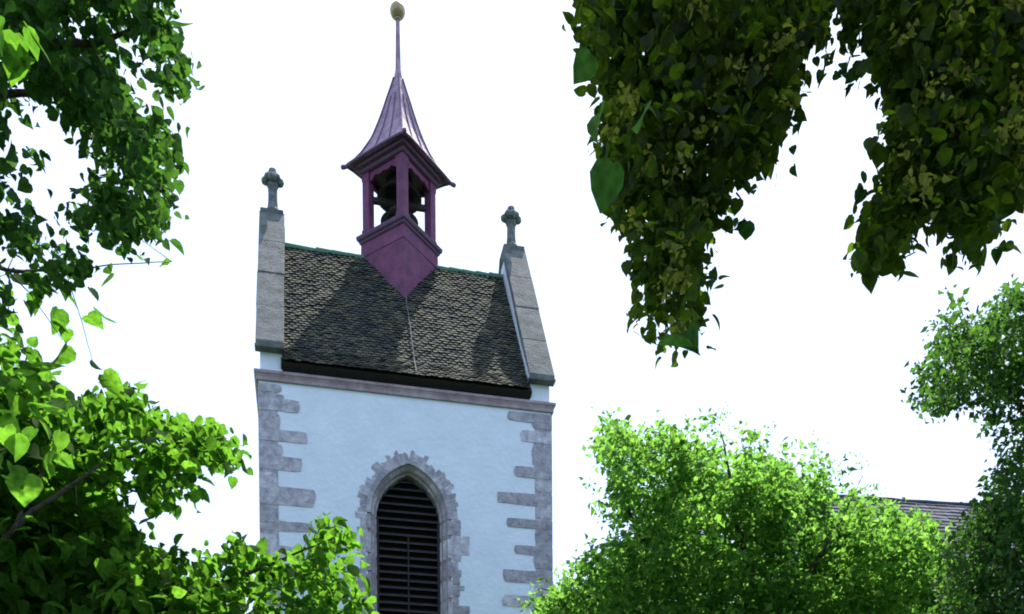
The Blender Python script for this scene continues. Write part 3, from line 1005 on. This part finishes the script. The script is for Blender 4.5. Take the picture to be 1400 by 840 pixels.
tree('broadleaf_tree', 'tall dark green broadleaf tree at the upper left with sky showing through its leaves', (TL[0], TL[1], 0), limbs,
     [(clu, 8, 0.08, 0.058, 'heart', 'leaf_dark', 0.7), (core, 10, 0.11, 0.058, 'heart', 'leaf_dark', 0.7), (clu2, 11, 0.3, 0.12, 'heart', 'leaf_dark', 0.6), (clu3, 12, 0.3, 0.12, 'heart', 'leaf_dark', 0.6),
      (sprig, 1, 0.02, 0.13, 'heart', 'leaf_bright', 1.3), (edge, 2, 0.03, 0.11, 'heart', 'leaf_bright', 1.6)], twf=0.4)

# --- bright bush-like tree, lower left
TB = at(-60, 1290, 8.5)
TB = np.array([TB[0], TB[1], 0])
ll = [(-80, 470), (0, 455), (20, 470), (48, 480), (62, 530), (100, 545), (150, 530), (185, 545), (225, 570), (262, 580), (300, 583), (322, 600), (318, 628), (300, 640), (305, 665), (262, 655), (248, 690), (225, 668),
      (205, 690), (175, 650), (150, 680), (165, 720), (195, 745), (215, 760), (230, 800), (240, 900), (-80, 900)]
lo = [(170, 700), (200, 745), (240, 738), (300, 745), (335, 732), (350, 748), (385, 760), (425, 740), (440, 715), (482, 722), (488, 770), (500, 820), (525, 845), (520, 900), (150, 900)]
hb = [(165, 560, 8), (140, 600, 5), (170, 640, 10), (215, 640, 8), (350, 800, 4), (30, 700, 4)]
clb = clumps(ll, 7.4, 9.4, 620, hb, 41)
clc = clumps(lo, 7.2, 8.8, 250, ((330, 735, 10), (410, 738, 12), (395, 790, 6), (285, 758, 6)), 42)
cli = clumps([(-80, 560), (60, 600), (150, 720), (230, 800), (260, 900), (-80, 900)], 7.2, 9.8, 420, (), 43)
clo = clumps([(-700, 300), (-80, 440), (-80, 900), (540, 900), (600, 1250), (-700, 1250)], 7.2, 10.5, 600, (), 44)
nearb = np.array([at(x, y, dd) for x, y, dd in ((25, 595, 3.6), (60, 575, 4.0), (40, 560, 4.3), (12, 622, 4.2), (5, 560, 4.3), (80, 560, 5.0), (20, 640, 5), (60, 625, 5), (85, 600, 5.2), (0, 590, 4), (30, 530, 5), (10, 500, 5), (45, 500, 5.5))])
limbs = [[(TB[0], TB[1], -0.2, 0.2), (TB[0]+0.05, TB[1], 1.5, 0.16), A4(-60, 950, 8.6, 0.11), A4(-30, 800, 8.5, 0.07), A4(0, 640, 8.4, 0.03), A4(10, 500, 8.4, 0.008)],
         [A4(-60, 900, 8.6, 0.08), A4(40, 740, 8.3, 0.045), A4(130, 650, 8.1, 0.022), A4(210, 610, 8.1, 0.012), A4(310, 600, 8.0, 0.004)],
         [A4(-60, 960, 8.6, 0.09), A4(110, 850, 8.2, 0.05), A4(300, 800, 8.0, 0.02), A4(460, 735, 7.8, 0.004)],
         [A4(-60, 820, 7.6, 0.035), A4(20, 722, 7.15, 0.025), A4(75, 680, 7.1, 0.018), A4(138, 634, 7.2, 0.008)],
         [A4(20, 722, 7.15, 0.018), A4(60, 640, 7.2, 0.010), A4(80, 600, 7.3, 0.006)],
         [A4(110, 850, 8.2, 0.04), A4(240, 860, 8.2, 0.03), A4(480, 850, 8.0, 0.01)],
         [A4(-60, 950, 8.6, 0.05), A4(-60, 750, 6.0, 0.03), A4(-40, 640, 4.2, 0.008), A4(30, 600, 3.8, 0.003)]]
tree('broadleaf_tree', 'bright green tree at lower left, its leaves reaching in front of the tower wall', (TB[0], TB[1], 0), limbs,
     [(clb, 10, 0.12, 0.10, 'heart', 'leaf_bright', 0.6), (clc, 10, 0.10, 0.085, 'heart', 'leaf_bright', 0.6), (cli, 10, 0.2, 0.12, 'heart', 'leaf_bright', 0.6),
      (clo, 10, 0.3, 0.14, 'heart', 'leaf_bright', 0.6), (nearb, 2, 0.05, 0.115, 'heart', 'leaf_bright', 1.4)], twf=0.4)

# --- birch-like tree, bottom centre right
TM = at(1040, 1290, 14.5); TM = np.array([TM[0], TM[1], 0])
mt = [(718, 850), (735, 812), (770, 800), (775, 765), (795, 745), (845, 740), (850, 700), (812, 705), (818, 680), (840, 665), (828, 640), (812, 620), (822, 580), (840, 570), (880, 590), (905, 582), (925, 600), (945, 570), (982, 568),
      (985, 605), (1010, 590), (1032, 588), (1050, 620), (1085, 605), (1110, 625), (1140, 640), (1170, 645), (1195, 680), (1220, 682), (1250, 695), (1275, 715), (1300, 728), (1310, 760), (1330, 900), (722, 900)]
hm = [(860, 735, 9), (845, 715, 10), (905, 612, 10), (940, 625, 6), (880, 655, 5), (800, 800, 5), (930, 640, 5), (960, 625, 6), (1000, 650, 4), (770, 830, 5)]
clm = clumps(mt, 13.2, 16.0, 2100, hm, 51)
def lobed(cl, nl, rad, seed, pull=0.6):
    # gather the twigs into boughs: each clump is drawn to the shell of its nearest lobe
    r = np.random.default_rng(seed)
    L = cl[r.choice(len(cl), nl, replace=False)]
    d = np.linalg.norm(cl[:, None]-L[None], axis=2)
    k = d.argmin(1)
    v = cl-L[k]; n = np.linalg.norm(v, axis=1)[:, None]+1e-6
    tgt = L[k]+v/n*np.minimum(n, rad*r.uniform(0.75, 1.05, (len(cl), 1)))
    return cl*(1-pull)+tgt*pull


clm = np.concatenate([lobed(clm[:1500], 44, 0.55, 77, 0.9), clm[1500:]])
clfill = clumps([(760, 860), (800, 790), (880, 730), (900, 660), (1000, 650), (1120, 680), (1190, 730), (1280, 770), (1300, 860)], 15.0, 16.6, 700, (), 53)
clmo = clumps([(700, 900), (1400, 900), (1450, 1150), (680, 1150)], 13, 16, 900, (), 52)
r_ = np.random.default_rng(9)
pl = []
for x, y in ((826, 565), (829, 575), (800, 655), (812, 658), (900, 570), (915, 580), (975, 568), (985, 575), (975, 590), (990, 560), (1050, 585), (1110, 600), (1120, 610), (1160, 640), (1175, 632), (1150, 660), (1185, 660), (1195, 675), (1090, 608), (1010, 580),
             (945, 575), (855, 580), (800, 780), (790, 770), (765, 790), (730, 800), (725, 815), (738, 790), (745, 805), (720, 825), (1210, 700), (1255, 700), (1165, 615), (1140, 630)):
    pl.append(at(x, y, 14+r_.uniform(-.5, .5)))
pl = np.array(pl)
limbs = [[(TM[0], TM[1], -0.2, 0.2), (TM[0]+0.1, TM[1], 2.5, 0.16), A4(1035, 900, 14.6, 0.12), A4(1020, 760, 14.6, 0.07), A4(1000, 660, 14.5, 0.03), A4(985, 590, 14.5, 0.008)],
         [A4(1035, 950, 14.6, 0.1), A4(930, 820, 14.5, 0.06), A4(860, 700, 14.4, 0.03), A4(832, 600, 14.3, 0.008)],
         [A4(1035, 900, 14.6, 0.09), A4(1110, 780, 14.6, 0.05), A4(1160, 690, 14.6, 0.015), A4(1180, 650, 14.5, 0.006)],
         [A4(1035, 950, 14.6, 0.08), A4(1180, 850, 14.7, 0.05), A4(1290, 760, 14.7, 0.015)],
         [A4(930, 860, 14.5, 0.05), A4(820, 820, 14.3, 0.03), A4(740, 805, 14.2, 0.008)]]
tree('birch_tree', 'round feathery tree of small bright green leaves, just right of the tower', (TM[0], TM[1], 0), limbs,
     [(clm, 16, 0.15, 0.10, 'oval', 'leaf_mid', 0.4), (clfill, 22, 0.25, 0.11, 'oval', 'leaf_mid', 0.4), (clmo, 14, 0.35, 0.11, 'oval', 'leaf_mid', 0.4), (pl, 9, 0.10, 0.06, 'oval', 'leaf_mid', 0.4)], twf=0.25)

# --- tall tree at the right edge
TE = at(1460, 1290, 11.5); TE = np.array([TE[0], TE[1], 0])
er = [(1480, 350), (1400, 375), (1392, 390), (1368, 400), (1355, 430), (1335, 440), (1318, 425), (1305, 405), (1288, 420), (1285, 450), (1275, 475), (1262, 495), (1256, 530), (1265, 555), (1290, 562), (1318, 552), (1335, 540), (1350, 555), (1352, 580),
      (1368, 590), (1374, 620), (1365, 650), (1345, 668), (1335, 690), (1310, 725), (1290, 745), (1285, 800), (1295, 900), (1480, 900)]
he = [(1390, 640, 6), (1396, 575, 5), (1340, 530, 5), (1300, 480, 5)]
cle = clumps(er, 10.4, 12.8, 1350, he, 61)
cleo = clumps([(1480, 300), (1800, 350), (1850, 1150), (1300, 1150), (1310, 880), (1480, 880)], 10.2, 13, 700, (), 62)
cle = np.concatenate([lobed(cle[:500], 36, 0.32, 78, 0.75), cle[500:]])
limbs = [[(TE[0], TE[1], -0.2, 0.25), (TE[0], TE[1], 3, 0.2), A4(1450, 800, 11.5, 0.14), A4(1440, 600, 11.5, 0.09), A4(1420, 450, 11.5, 0.03), A4(1400, 385, 11.5, 0.008)],
         [A4(1440, 640, 11.5, 0.06), A4(1380, 530, 11.4, 0.03), A4(1310, 500, 11.3, 0.012), A4(1290, 430, 11.3, 0.004)],
         [A4(1450, 850, 11.5, 0.08), A4(1380, 760, 11.4, 0.04), A4(1330, 720, 11.3, 0.01)]]
tree('linden_tree', 'tall leafy tree at the right edge with one bough reaching left', (TE[0], TE[1], 0), limbs,
     [(cle, 15, 0.13, 0.08, 'oval', 'leaf_edge', 0.5), (cleo, 14, 0.35, 0.13, 'oval', 'leaf_edge', 0.5)], twf=0.25)
